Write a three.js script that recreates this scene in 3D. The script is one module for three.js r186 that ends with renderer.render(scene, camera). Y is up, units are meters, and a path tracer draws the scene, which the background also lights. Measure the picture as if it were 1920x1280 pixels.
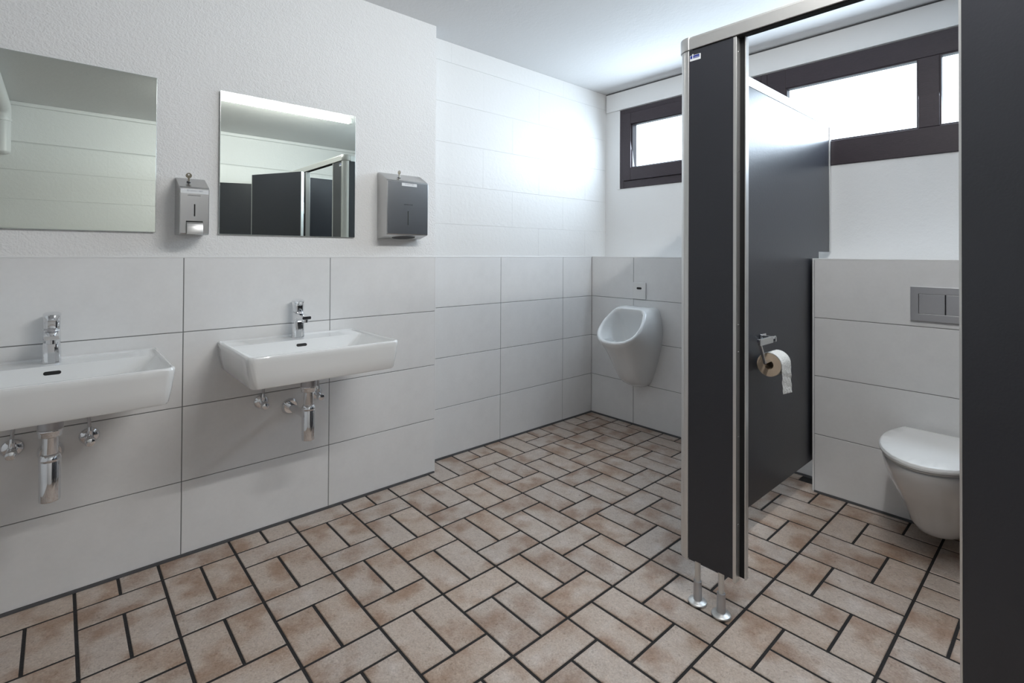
import * as THREE from 'three';
import { RoundedBoxGeometry } from 'three/addons/geometries/RoundedBoxGeometry.js';
import { mergeGeometries, mergeVertices, toCreasedNormals } from 'three/addons/utils/BufferGeometryUtils.js';
import { RectAreaLightUniformsLib } from 'three/addons/lights/RectAreaLightUniformsLib.js';
import { FontLoader } from 'three/addons/loaders/FontLoader.js';
import { TextGeometry } from 'three/addons/geometries/TextGeometry.js';

// ---------------------------------------------------------------- camera, sky, light, exposure
const scene = new THREE.Scene();
const camera = new THREE.PerspectiveCamera(2 * Math.atan(640 / 953.3686) * 180 / Math.PI, 1.5, 0.02, 100);
camera.position.set(2.5398, 1.2221, 3.0985);
camera.rotation.set(0.0088, 0.8425, 0.0052, 'YXZ');
camera.setViewOffset(1920, 1280, 0, 640 - 467.2566, 1920, 1280);
camera.updateMatrixWorld(true);

const SKY = new THREE.Color().setRGB(0.72, 0.86, 1.0);
scene.background = SKY.clone().multiplyScalar(3.2);
const renderer = new THREE.WebGLRenderer({ antialias: true });
renderer.toneMapping = THREE.LinearToneMapping;
renderer.toneMappingExposure = 1.42;
renderer.shadowMap.enabled = true;
RectAreaLightUniformsLib.init();

const DAYLIGHT = 9.5, TUBE = 108;
// daylight entering through each pane
const PANES = [[0.245, 1.14, 1.885, 2.221], [1.351, 1.986, 1.872, 2.228], [2.07, 2.705, 1.872, 2.228]];
for (const [x0, x1, y0, y1] of PANES) { // leaning a little the way the sky's light falls
  const l = new THREE.RectAreaLight(SKY, DAYLIGHT, x1 - x0, y1 - y0);
  l.name = 'window_daylight';
  l.position.set((x0 + x1) / 2, (y0 + y1) / 2, -0.165);
  l.lookAt((x0 + x1) / 2, (y0 + y1) / 2 - Math.tan(0.22), 0.835);
  l.castShadow = true; scene.add(l);
}

// ---------------------------------------------------------------- helpers
let seed = 20240517;
const rnd = () => { seed |= 0; seed = seed + 0x6D2B79F5 | 0; let t = Math.imul(seed ^ seed >>> 15, 1 | seed); t = t + Math.imul(t ^ t >>> 7, 61 | t) ^ t; return ((t ^ t >>> 14) >>> 0) / 4294967296; };
const taken = {};
const numbered = (n) => { const k = taken[n] = (taken[n] ?? -1) + 1; return k ? n + '_' + String(k).padStart(3, '0') : n; };
function thing(name, label, category, pos = [0, 0, 0], group) {
  const o = new THREE.Group(); o.name = numbered(name); o.position.set(...pos);
  o.userData = { label, category }; if (group) o.userData.group = group;
  scene.add(o); return o;
}
function struct(name, label) {
  const o = new THREE.Group(); o.name = name; o.userData = { kind: 'structure', label, category: name.split('_')[0] };
  scene.add(o); return o;
}
function part(name, geo, mat, parent, pos, rot) {
  const m = new THREE.Mesh(geo, mat); m.name = name; m.castShadow = m.receiveShadow = true;
  if (pos) m.position.set(...pos); if (rot) m.rotation.set(...rot);
  parent.add(m); return m;
}
// box from corner to corner with uv in metres
function metreUV(g) {
  g = g.index ? g.toNonIndexed() : g;
  const p = g.attributes.position, n = g.attributes.normal, uv = new Float32Array(p.count * 2);
  for (let i = 0; i < p.count; i++) {
    const ax = Math.abs(n.getX(i)), ay = Math.abs(n.getY(i)), az = Math.abs(n.getZ(i));
    const [u, v] = ax > ay && ax > az ? [p.getZ(i), p.getY(i)] : ay > az ? [p.getX(i), p.getZ(i)] : [p.getX(i), p.getY(i)];
    uv[2 * i] = u; uv[2 * i + 1] = v;
  }
  g.setAttribute('uv', new THREE.BufferAttribute(uv, 2)); return g;
}
function span(x0, x1, y0, y1, z0, z1) {
  const g = new THREE.BoxGeometry(x1 - x0, y1 - y0, z1 - z0); g.translate((x0 + x1) / 2, (y0 + y1) / 2, (z0 + z1) / 2); return metreUV(g);
}
function rspan(x0, x1, y0, y1, z0, z1, r = 0.002, s = 2) {
  const g = new RoundedBoxGeometry(x1 - x0, y1 - y0, z1 - z0, s, r); g.translate((x0 + x1) / 2, (y0 + y1) / 2, (z0 + z1) / 2); return metreUV(g);
}
const strip = (gs) => { gs = gs.map((g) => { g = g.index ? g.toNonIndexed() : g; for (const k of Object.keys(g.attributes)) if (!['position', 'normal', 'uv'].includes(k)) g.deleteAttribute(k); return g; }); return mergeGeometries(gs); };
function cyl(r0, r1, a, b, seg = 28) { // tapered cylinder from point a to point b
  const A = new THREE.Vector3(...a), B = new THREE.Vector3(...b), d = B.clone().sub(A);
  const g = new THREE.CylinderGeometry(r1, r0, d.length(), seg);
  g.applyQuaternion(new THREE.Quaternion().setFromUnitVectors(new THREE.Vector3(0, 1, 0), d.normalize()));
  g.translate((A.x + B.x) / 2, (A.y + B.y) / 2, (A.z + B.z) / 2); return g;
}
function tube(pts, r, seg = 24, rad = 10) { return new THREE.TubeGeometry(new THREE.CatmullRomCurve3(pts.map((p) => new THREE.Vector3(...p))), seg, r, rad); }
function lathe(pts, seg = 36) { return new THREE.LatheGeometry(pts.map((p) => new THREE.Vector2(...p)), seg); }
// loft through closed rings of equal point count; caps as fans
function loft(rings, { capStart = true, capEnd = true, crease = 0.7 } = {}) {
  const n = rings[0].length, pos = [], idx = [];
  for (const r of rings) for (const q of r) pos.push(...q);
  for (let k = 0; k < rings.length - 1; k++) for (let i = 0; i < n; i++) {
    const a = k * n + i, b = k * n + (i + 1) % n, c = a + n, d = b + n; idx.push(a, b, d, a, d, c);
  }
  const cap = (k, flip) => {
    const c = [0, 0, 0]; for (const q of rings[k]) for (let j = 0; j < 3; j++) c[j] += q[j] / n;
    const ci = pos.length / 3; pos.push(...c);
    for (let i = 0; i < n; i++) { const a = k * n + i, b = k * n + (i + 1) % n; flip ? idx.push(ci, b, a) : idx.push(ci, a, b); }
  };
  if (capStart) cap(0, true); if (capEnd) cap(rings.length - 1, false);
  let g = new THREE.BufferGeometry(); g.setAttribute('position', new THREE.Float32BufferAttribute(pos, 3)); g.setIndex(idx);
  g = toCreasedNormals(g, crease);
  // make faces point outwards
  const p = g.attributes.position; let vol = 0; const A = new THREE.Vector3(), B = new THREE.Vector3(), C = new THREE.Vector3();
  for (let i = 0; i < p.count; i += 3) { A.fromBufferAttribute(p, i); B.fromBufferAttribute(p, i + 1); C.fromBufferAttribute(p, i + 2); vol += A.dot(B.clone().cross(C)); }
  if (vol < 0) {
    const a = p.array, m = g.attributes.normal.array;
    for (let i = 0; i < a.length; i += 9) for (let j = 0; j < 3; j++) { [a[i + 3 + j], a[i + 6 + j]] = [a[i + 6 + j], a[i + 3 + j]];[m[i + 3 + j], m[i + 6 + j]] = [m[i + 6 + j], m[i + 3 + j]]; }
    for (let i = 0; i < m.length; i++) m[i] = -m[i];
  }
  return metreUV(g);
}
// tile lying in local xy from z=0 (back) to z=t (face) with chamfered face edges; 18 triangles
function tileGeo(w, h, t, c, uvOf = (x, y) => [x, y]) {
  const a = w / 2, b = h / 2, P = [[-a, -b, 0], [a, -b, 0], [a, b, 0], [-a, b, 0], [-a, -b, t - c], [a, -b, t - c], [a, b, t - c], [-a, b, t - c], [-a + c, -b + c, t], [a - c, -b + c, t], [a - c, b - c, t], [-a + c, b - c, t]];
  const pos = [], uv = [], nor = [], q = (i, j, k, l) => {
    const A = new THREE.Vector3(...P[i]), n = new THREE.Vector3(...P[j]).sub(A).cross(new THREE.Vector3(...P[k]).sub(A)).normalize();
    for (const v of [i, j, k, i, k, l]) { pos.push(...P[v]); uv.push(...uvOf(P[v][0], P[v][1])); nor.push(n.x, n.y, n.z); }
  };
  q(8, 9, 10, 11);
  for (let i = 0; i < 4; i++) { const j = (i + 1) % 4; q(4 + i, 4 + j, 8 + j, 8 + i); q(i, j, 4 + j, 4 + i); }
  const g = new THREE.BufferGeometry();
  g.setAttribute('position', new THREE.Float32BufferAttribute(pos, 3)); g.setAttribute('normal', new THREE.Float32BufferAttribute(nor, 3)); g.setAttribute('uv', new THREE.Float32BufferAttribute(uv, 2));
  return g;
}
function extrude(shape, depth, opt = {}) { return new THREE.ExtrudeGeometry(shape, { depth, bevelEnabled: false, curveSegments: 16, ...opt }); }
function poly(pts) { const s = new THREE.Shape(); pts.forEach(([x, y], i) => i ? s.lineTo(x, y) : s.moveTo(x, y)); s.closePath(); return s; }

// ---------------------------------------------------------------- procedural textures
function lattice(n) { const a = new Float32Array(n * n); for (let i = 0; i < a.length; i++) a[i] = rnd(); return a; }
const fade = (t) => t * t * (3 - 2 * t);
function tileNoise(size, cells) { // periodic value noise, size*size
  const L = lattice(cells), out = new Float32Array(size * size);
  for (let y = 0; y < size; y++) for (let x = 0; x < size; x++) {
    const u = x / size * cells, v = y / size * cells, i = Math.floor(u), j = Math.floor(v), a = fade(u - i), b = fade(v - j), i1 = (i + 1) % cells, j1 = (j + 1) % cells;
    out[y * size + x] = (L[j * cells + i] * (1 - a) + L[j * cells + i1] * a) * (1 - b) + (L[j1 * cells + i] * (1 - a) + L[j1 * cells + i1] * a) * b;
  }
  return out;
}
function fbm(size, spec) { const out = new Float32Array(size * size); let s = 0; for (const [c, w] of spec) { const n = tileNoise(size, c); s += w; for (let i = 0; i < out.length; i++) out[i] += w * n[i]; } for (let i = 0; i < out.length; i++) out[i] /= s; return out; }
function dataTex(size, fn, srgb = false, h = size) {
  const d = new Uint8Array(size * h * 4);
  for (let i = 0; i < size * h; i++) { const c = fn(i, i % size, Math.floor(i / size)); d[4 * i] = c[0]; d[4 * i + 1] = c[1]; d[4 * i + 2] = c[2]; d[4 * i + 3] = 255; }
  const t = new THREE.DataTexture(d, size, h); t.wrapS = t.wrapT = THREE.RepeatWrapping; t.magFilter = THREE.LinearFilter; t.minFilter = THREE.LinearMipmapLinearFilter; t.generateMipmaps = true;
  if (srgb) t.colorSpace = THREE.SRGBColorSpace; t.needsUpdate = true; return t;
}
const grey = (a, lo = 0, hi = 255) => (i) => { const v = Math.max(0, Math.min(255, lo + (hi - lo) * a[i])); return [v, v, v]; };
// rough plaster: lumps of a few millimetres on 0.6 m
const stuccoN = fbm(512, [[96, 1], [170, 1.2], [40, 0.5], [256, 0.5]]);
const stuccoTex = dataTex(512, (i) => { const v = 255 * Math.min(1, Math.max(0, (stuccoN[i] - 0.3) * 2.4)); return [v, v, v]; }); stuccoTex.repeat.set(1 / 0.6, 1 / 0.6);
const paintN = fbm(512, [[14, 1], [60, 0.7], [200, 0.6]]);
const paintTex = dataTex(512, grey(paintN)); paintTex.repeat.set(1, 1);
// floor tile atlas: 4 x 8 cells, every cell one tile of 240 x 115 mm with its own burnt-in clouding
const AT = 1024, AC = 4, AR = 8;
const clA = fbm(AT, [[11, 1], [21, 0.6], [60, 0.2]]), clB = fbm(AT, [[17, 1], [40, 0.6]]), grA = fbm(AT, [[256, 1], [128, 0.6], [400, 1]]), grB = fbm(AT, [[90, 0.6], [220, 1]]);
const tone = [], edgeS = [], warm = []; for (let i = 0; i < AC * AR; i++) { tone.push(rnd()); warm.push(rnd()); edgeS.push([rnd(), rnd(), rnd(), rnd()]); }
const mix = (a, b, t) => a.map((v, k) => v + (b[k] - v) * t);
const clamp = (v) => Math.max(0, Math.min(1, v));
const floorTex = dataTex(AT, (i, x, y) => {
  const cx = Math.floor(x / (AT / AC)), cy = Math.floor(y / (AT / AR)), c = cy * AC + cx, u = x / (AT / AC) - cx, v = y / (AT / AR) - cy, e = edgeS[c];
  const rim = Math.max((1 - u / 0.22) * e[0], (1 - (1 - u) / 0.22) * e[1], (1 - v / 0.4) * e[2], (1 - (1 - v) / 0.4) * e[3], 0);
  let b = clamp((clA[i] - 0.44) * 2.7 + rim * (0.1 + 1.1 * clB[i]) * 0.6 + (tone[c] - 0.5) * 0.2);
  let col = mix([188, 173, 161], [156, 129, 110], b * 0.9);
  col = mix(col, [204, 193, 186], clamp((clB[i] - 0.5) * 2.2) * (1 - b) * 0.7);
  const g = (grA[i] - 0.5) * 46 + (grB[i] < 0.3 ? (grB[i] - 0.3) * 120 : 0);
  return col.map((q, k) => Math.max(0, Math.min(255, q + g + (warm[c] - 0.5) * [4, 0, -4][k])));
}, true);
const floorBump = dataTex(AT, (i) => { const v = 255 * clamp(0.5 + (grA[i] - 0.5) * 0.7 + (grB[i] - 0.5) * 0.9 + (clB[i] - 0.5) * 0.8); return [v, v, v]; });
const floorRough = dataTex(AT, (i) => { const v = 255 * clamp(0.44 + (clA[i] - 0.5) * 0.25 + (grA[i] - 0.5) * 0.35); return [v, v, v]; });
// brushed steel / faint streaks of the wall tiles
const brushN = (() => { const n = new Float32Array(256 * 256), row = Array.from({ length: 256 }, rnd); for (let y = 0; y < 256; y++) for (let x = 0; x < 256; x++) n[y * 256 + x] = 0.75 * row[y] + 0.25 * rnd(); return n; })();
const brushTex = dataTex(256, grey(brushN)); brushTex.repeat.set(6, 6);
const glazeN = fbm(512, [[6, 1], [20, 0.8], [90, 0.5]]);
const glazeTex = dataTex(512, (i) => { const v = (glazeN[i] - 0.5) * 10; return [240 + v, 240 + v, 240 + v]; }, true); glazeTex.repeat.set(1.1, 1.1);
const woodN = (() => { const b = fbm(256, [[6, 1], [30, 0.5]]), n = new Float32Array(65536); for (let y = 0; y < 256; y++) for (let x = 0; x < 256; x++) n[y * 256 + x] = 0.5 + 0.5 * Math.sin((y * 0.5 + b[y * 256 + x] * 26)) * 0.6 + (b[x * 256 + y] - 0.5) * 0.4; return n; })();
const woodTex = dataTex(256, (i) => { const v = woodN[i] * 12; return [46 + v, 36 + v * 0.8, 42 + v * 0.9]; }, true); woodTex.repeat.set(2, 8);  // dark brown grain, with a purple cast of lens flare mixed into the colour

// ---------------------------------------------------------------- materials
const lin = (r, g, b) => new THREE.Color().setRGB(r, g, b);
const std = (o) => new THREE.MeshStandardMaterial(o), phys = (o) => new THREE.MeshPhysicalMaterial(o);
const M = {
  stucco: std({ color: lin(0.84, 0.84, 0.835), roughness: 0.75, bumpMap: stuccoTex, bumpScale: 0.0010 }),
  block: std({ color: lin(0.83, 0.83, 0.82), roughness: 0.42, bumpMap: paintTex, bumpScale: 0.0012 }),
  mortar: std({ color: lin(0.74, 0.74, 0.73), roughness: 0.7 }),
  paint: std({ color: lin(0.84, 0.84, 0.835), roughness: 0.6, bumpMap: paintTex, bumpScale: 0.0012 }),
  ceiling: std({ color: lin(0.8, 0.8, 0.8), roughness: 0.85, bumpMap: paintTex, bumpScale: 0.001 }),
  tile: std({ color: lin(0.93, 0.93, 0.93), map: glazeTex, roughness: 0.36 }),
  wallGrout: std({ color: lin(0.2, 0.2, 0.2), roughness: 0.9 }),
  trim: std({ color: lin(0.82, 0.82, 0.82), roughness: 0.35 }),
  silicone: std({ color: lin(0.11, 0.11, 0.115), roughness: 0.5 }),
  floorTile: std({ color: lin(1, 1, 1), map: floorTex, bumpMap: floorBump, bumpScale: 0.0014, roughness: 1, roughnessMap: floorRough }),
  floorGrout: std({ color: lin(0.022, 0.02, 0.02), roughness: 0.95, bumpMap: stuccoTex, bumpScale: 0.001 }),
  ceramic: phys({ color: lin(0.82, 0.83, 0.83), roughness: 0.12, clearcoat: 0.6, clearcoatRoughness: 0.03 }),
  plasticWhite: std({ color: lin(0.82, 0.82, 0.81), roughness: 0.25 }),
  chrome: std({ color: lin(0.8, 0.81, 0.83), metalness: 1, roughness: 0.06 }),
  steel: std({ color: lin(0.52, 0.52, 0.52), metalness: 1, roughness: 0.25, bumpMap: brushTex, bumpScale: 0.00004 }),
  alu: std({ color: lin(0.72, 0.72, 0.71), metalness: 0.85, roughness: 0.38 }),
  satin: std({ color: lin(0.5, 0.5, 0.52), metalness: 0.7, roughness: 0.32 }),
  laminate: std({ color: lin(0.032, 0.034, 0.042), roughness: 0.34, bumpMap: stuccoTex, bumpScale: 0.00012 }),
  rubber: std({ color: lin(0.008, 0.008, 0.009), roughness: 0.8 }),
  black: std({ color: lin(0.006, 0.006, 0.006), roughness: 0.6 }),
  mirror: std({ color: lin(0.76, 0.81, 0.75), metalness: 1, roughness: 0.0 }),
  mirrorEdge: std({ color: lin(0.6, 0.66, 0.64), metalness: 0.6, roughness: 0.15 }),
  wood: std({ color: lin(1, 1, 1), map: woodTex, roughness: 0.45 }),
  glass: phys({ color: lin(1, 1, 1), transmission: 1, roughness: 0, thickness: 0, ior: 1.45 }),
  paper: std({ color: lin(0.78, 0.76, 0.72), roughness: 0.95, bumpMap: stuccoTex, bumpScale: 0.0015 }),
  paperEnd: std({ color: lin(0.6, 0.48, 0.36), roughness: 0.95 }),
  cardboard: std({ color: lin(0.3, 0.22, 0.15), roughness: 0.95 }),
  labelWhite: std({ color: lin(0.8, 0.82, 0.84), roughness: 0.4 }),
  blue: std({ color: lin(0.02, 0.04, 0.28), roughness: 0.4 }),
  ink: std({ color: lin(0.02, 0.02, 0.02), roughness: 0.6 }),
  inkGrey: std({ color: lin(0.25, 0.26, 0.3), roughness: 0.6 }),
  brass: std({ color: lin(0.42, 0.38, 0.3), metalness: 1, roughness: 0.25 }),
  lampWhite: std({ color: lin(0.8, 0.8, 0.78), roughness: 0.4 }),
  tubeGlow: std({ color: lin(0.9, 0.9, 0.88), emissive: lin(1, 0.95, 0.82), emissiveIntensity: 5, roughness: 0.3 }),
  ground: std({ color: lin(0.4, 0.42, 0.38), roughness: 0.95 }),
};
const font = await new FontLoader().loadAsync('fonts/droid/droid_sans_bold.typeface.json');
const fontR = await new FontLoader().loadAsync('fonts/droid/droid_sans_regular.typeface.json');
function text(str, size, f = font) { const g = new TextGeometry(str, { font: f, size, depth: 0.0003, curveSegments: 2, bevelEnabled: false }); g.computeBoundingBox(); const b = g.boundingBox; g.translate(-(b.min.x + b.max.x) / 2, -(b.min.y + b.max.y) / 2, 0); return g; }

// ---------------------------------------------------------------- the room
const XR = 3.79, ZF = 4.6, H = 2.5, D = 0.13, STEP = 1.523, ZU = -0.175, PW = 0.167, PX = 1.604;
const TOP = 1.2, G = 0.0032;

// floor ------------------------------------------------------
const floor = struct('floor', 'floor of beige clay tiles in a basket pattern with black joints');
part('grout_bed', span(-0.2, XR + 0.2, -0.15, -0.0022, -0.2, ZF + 0.2), M.floorGrout, floor);
{
  const SX = 0.377, SZ = 0.2473, FX = 0.253, FZ = 1.5608, J = 0.0095, cells = [];
  for (let j = -13; j <= 7; j++) for (let i = -1; i <= 10; i++) {
    const x0 = FX + i * SX, z1 = FZ - j * SZ, z0 = z1 - SZ, a = SX / 3, even = ((j % 2) + 2) % 2 === 0;
    const zx = even ? x0 : x0 + 2 * a, px = even ? x0 + a : x0;
    cells.push([zx, zx + a, z0, z1], [px, px + 2 * a, z0, z0 + SZ / 2], [px, px + 2 * a, z0 + SZ / 2, z1]);
  }
  const shared = {}, list = [];
  for (const [a0, a1, b0, b1] of cells) {
    let x0 = a0 + J / 2, x1 = a1 - J / 2, z0 = b0 + J / 2, z1 = b1 - J / 2; const zc = (z0 + z1) / 2;
    x0 = Math.max(x0, zc > STEP - 0.06 && z0 > STEP - 0.02 ? D + 0.006 : 0.006); x1 = Math.min(x1, XR - 0.004);
    z0 = Math.max(z0, (x0 + x1) / 2 > PX ? PW + 0.006 : 0.006); z1 = Math.min(z1, ZF - 0.004);
    if (x1 - x0 < 0.012 || z1 - z0 < 0.012) continue;
    const cell = Math.floor(rnd() * AC * AR), flip = rnd() < 0.5, along = a1 - a0 > b1 - b0 ? 0 : 1;
    const w = x1 - x0, h = z1 - z0, full = Math.abs(w - (a1 - a0 - J)) < 1e-4 && Math.abs(h - (b1 - b0 - J)) < 1e-4;
    const key = full ? [cell, flip, along].join() : null;
    let geo = key && shared[key];
    if (!geo) {
      const cx = cell % AC, cy = Math.floor(cell / AC), lw = along ? b1 - b0 - J : a1 - a0 - J, lh = along ? a1 - a0 - J : b1 - b0 - J;
      geo = tileGeo(w, h, 0.01, 0.0018, (x, y) => {
        let u = (along ? y : x) / lw + 0.5, v = (along ? x : y) / lh + 0.5; if (flip) { u = 1 - u; v = 1 - v; }
        return [(cx + 0.02 + 0.96 * clamp(u)) / AC, (cy + 0.03 + 0.94 * clamp(v)) / AR];
      });
      if (key) shared[key] = geo;
    }
    const c = new THREE.Vector3((x0 + x1) / 2, 0, (z0 + z1) / 2), p = c.clone().project(camera), dist = c.distanceTo(camera.position);
    const inView = p.z < 1 && Math.abs(p.x) < 1.12 && Math.abs(p.y) < 1.15;
    const behind = (c.x < 1.55 && false) || (c.z < 1.35 && c.x > 2.45);
    list.push({ geo, c, rank: inView && !behind ? w * h / (dist * dist) / dist : 0, tilt: [(rnd() - 0.5) * 0.004, (rnd() - 0.5) * 0.004, (rnd() - 0.5) * 0.0008] });
  }
  list.sort((a, b) => b.rank - a.rank);
  const rest = [];
  list.forEach((t, k) => {
    if (k < 300 && t.rank > 0) part('floor_tile', t.geo, M.floorTile, floor, [t.c.x, -0.01 + t.tilt[2], t.c.z], [-Math.PI / 2 + t.tilt[0], t.tilt[1], 0]);
    else rest.push(t.geo.clone().applyMatrix4(new THREE.Matrix4().makeRotationX(-Math.PI / 2).setPosition(t.c.x, -0.01 + t.tilt[2], t.c.z)));
  });
  if (rest.length) { const m = part('remaining_floor_tiles', mergeGeometries(rest), M.floorTile, floor); m.userData.kind = 'stuff'; }
}

// wall tiles -------------------------------------------------
const tileCache = {};
function wallTile(parent, axis, u0, u1, y0, y1, face, t = 0.009) { // axis 'x': facing +x, u is z; axis 'z': facing +z, u is x
  const w = u1 - u0 - G, h = y1 - y0 - G, key = w.toFixed(4) + '_' + h.toFixed(4);
  const geo = tileCache[key] ??= tileGeo(w, h, t, 0.0011);
  const uc = (u0 + u1) / 2, yc = (y0 + y1) / 2;
  part('wall_tile', geo, M.tile, parent, axis === 'x' ? [face - t, yc, uc] : [uc, yc, face - t], axis === 'x' ? [0, Math.PI / 2, 0] : [0, 0, 0]);
}
function tileField(parent, axis, us, face) {
  for (let k = 0; k < us.length - 1; k++) for (let r = 0; r < 4; r++) wallTile(parent, axis, us[k], us[k + 1], r ? r * 0.3 : 0.008, (r + 1) * 0.3, face);
  const a = us[0], b = us[us.length - 1];
  const bx = (u0, u1, y0, y1, d0, d1) => axis === 'x' ? span(d0, d1, y0, y1, u0, u1) : span(u0, u1, y0, y1, d0, d1);
  part('tile_grout', bx(a, b, 0, TOP, face - 0.009, face - 0.0025), M.wallGrout, parent);
  part('silicone_joint', bx(a, b, -0.002, 0.009, face - 0.008, face + 0.0035), M.silicone, parent);
}
// concrete block courses painted white, facing +x or -x
function blockField(parent, xFace, dir, z0, z1, ys, offs, L, t = 0.008) {
  const cache = {};
  for (let r = 0; r < ys.length - 1; r++) {
    const h = ys[r + 1] - ys[r], cuts = [z0]; for (let z = offs[r % 2] - 40 * L; z < z1; z += L) if (z > z0 + 0.02 && z < z1 - 0.02) cuts.push(z); cuts.push(z1);
    for (let k = 0; k < cuts.length - 1; k++) {
      const w = cuts[k + 1] - cuts[k], key = w.toFixed(3) + h.toFixed(3), hg = 0.0013, vg = 0.0002;
      const geo = cache[key] ??= tileGeo(w - vg, h - hg, t, 0.0003);
      const jut = (rnd() - 0.5) * 0.0006;
      part('concrete_block', geo, M.block, parent, [xFace - dir * (t - jut), (ys[r] + ys[r + 1]) / 2, (cuts[k] + cuts[k + 1]) / 2], [0, dir * Math.PI / 2, 0]);
    }
  }
}

// left wall: basin section stands forward of the far section
const wl = struct('wall_left', 'left wall, rough white plaster and painted blocks above white tiles');
part('basin_wall_plaster', span(-0.2, 0.1235, TOP, H, STEP, ZF), M.stucco, wl);
part('basin_wall_core', span(-0.2, 0.121, -0.15, TOP, STEP, ZF), M.mortar, wl);
tileField(wl, 'x', [STEP, 2.121, 2.721, 3.321, 3.921, ZF], D);
part('tile_edge_trim', rspan(0.118, D + 0.0005, TOP - 0.0015, TOP + 0.0055, STEP, ZF, 0.0012), M.trim, wl);
part('tile_edge_trim', rspan(0.1, D + 0.0005, 0.004, TOP + 0.0055, STEP - 0.004, STEP + 0.003, 0.0012), M.trim, wl);
part('block_mortar', span(-0.2, -0.0063, TOP, H, ZU - 0.2, STEP), M.mortar, wl);
part('far_wall_core', span(-0.2, -0.009, -0.15, TOP, ZU - 0.2, STEP), M.mortar, wl);
tileField(wl, 'x', [0, 0.3286, 0.929, STEP], 0);
part('tile_edge_trim', rspan(-0.02, 0.0005, TOP - 0.0015, TOP + 0.0055, 0, STEP, 0.0012), M.trim, wl);
blockField(wl, -0.004, 1, ZU, STEP, [TOP, 1.4, 1.638, 1.891, 2.132, 2.377, H], [0.83 - 0.25, 0.83], 0.5);

// back wall
const wb = struct('wall_back', 'window wall, white plaster and lintel above a tiled ledge');
part('tile_ledge', span(-0.2, PX, -0.15, TOP, ZU, -0.009), M.paint, wb);
tileField(wb, 'z', [0, 0.385, 0.985, PX], 0);
part('tile_edge_trim', rspan(0, PX, TOP - 0.0015, TOP + 0.0055, -0.03, 0.0005, 0.0012), M.trim, wb);
part('cistern_boxing', span(PX + 0.001, XR, -0.15, TOP, ZU, PW - 0.009), M.paint, wb);
tileField(wb, 'z', [PX + 0.009, 2.204, 2.804, 3.404, XR], PW);
part('tile_edge_trim', rspan(PX, XR, TOP - 0.002, TOP + 0.0065, PW - 0.05, PW + 0.0005, 0.0012), M.trim, wb);
part('tile_edge_trim', rspan(PX, PX + 0.0085, 0.004, TOP + 0.003, PW - 0.02, PW + 0.0008, 0.0012), M.trim, wb);
const WX0 = 0.14, WX1 = 2.81, WY0 = 1.733, WY1 = 2.345;
part('plaster', span(-0.2, XR + 0.2, -0.15, WY0, ZU - 0.22, ZU), M.paint, wb);
part('plaster', span(-0.2, XR + 0.2, WY1, H, ZU - 0.22, ZU), M.paint, wb);
part('plaster', span(-0.2, WX0, WY0, WY1, ZU - 0.22, ZU), M.paint, wb);
part('plaster', span(WX1, XR + 0.2, WY0, WY1, ZU - 0.22, ZU), M.paint, wb);
part('lintel', rspan(0.012, XR, 2.348, 2.487, ZU - 0.01, ZU + 0.017, 0.002), M.paint, wb);
part('painted_shadow_gap', span(0, XR, 2.487, H, ZU - 0.005, ZU + 0.002), M.silicone, wb);  // dark strip paints in the shade of the recess between lintel and ceiling
part('plaster_reveal', rspan(WX0 - 0.026, WX0 - 0.003, WY0 - 0.005, 2.346, ZU - 0.005, ZU + 0.006, 0.001), M.paint, wb);

// right wall (seen in the mirrors)
const wr = struct('wall_right', 'white painted block wall with a concrete beam, opposite the basins');
part('block_mortar', span(XR + 0.0063, XR + 0.2, -0.15, H, ZU - 0.2, ZF + 0.2), M.mortar, wr);
part('lower_wall', span(XR, XR + 0.01, -0.15, 0.93, ZU, ZF), M.paint, wr);
part('beam', span(XR - 0.003, XR + 0.01, 2.163, H, ZU, ZF), M.paint, wr);
blockField(wr, XR, -1, ZU, ZF, [0.93, 1.174, 1.421, 1.671, 1.92, 2.151], [3.02 - 0.257, 3.02], 0.514);
const tr = struct('trim_1', 'narrow white cove strip under the ceiling');
part('cove_strip', rspan(XR - 0.024, XR - 0.003, H - 0.034, H, ZU, ZF, 0.006), M.paint, tr);

const wf = struct('wall_front', 'plain white wall behind the viewer');
part('plaster', span(-0.2, XR + 0.2, -0.15, H, ZF, ZF + 0.2), M.paint, wf);
const ce = struct('ceiling', 'smooth white painted ceiling');
part('ceiling_slab', span(-0.2, XR + 0.2, H, H + 0.2, ZU - 0.22, ZF + 0.2), M.ceiling, ce);
const gr = struct('ground', 'ground outside the windows');
part('ground_slab', span(-12, 16, -0.35, -0.25, -14, ZU - 0.23), M.ground, gr);

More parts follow.
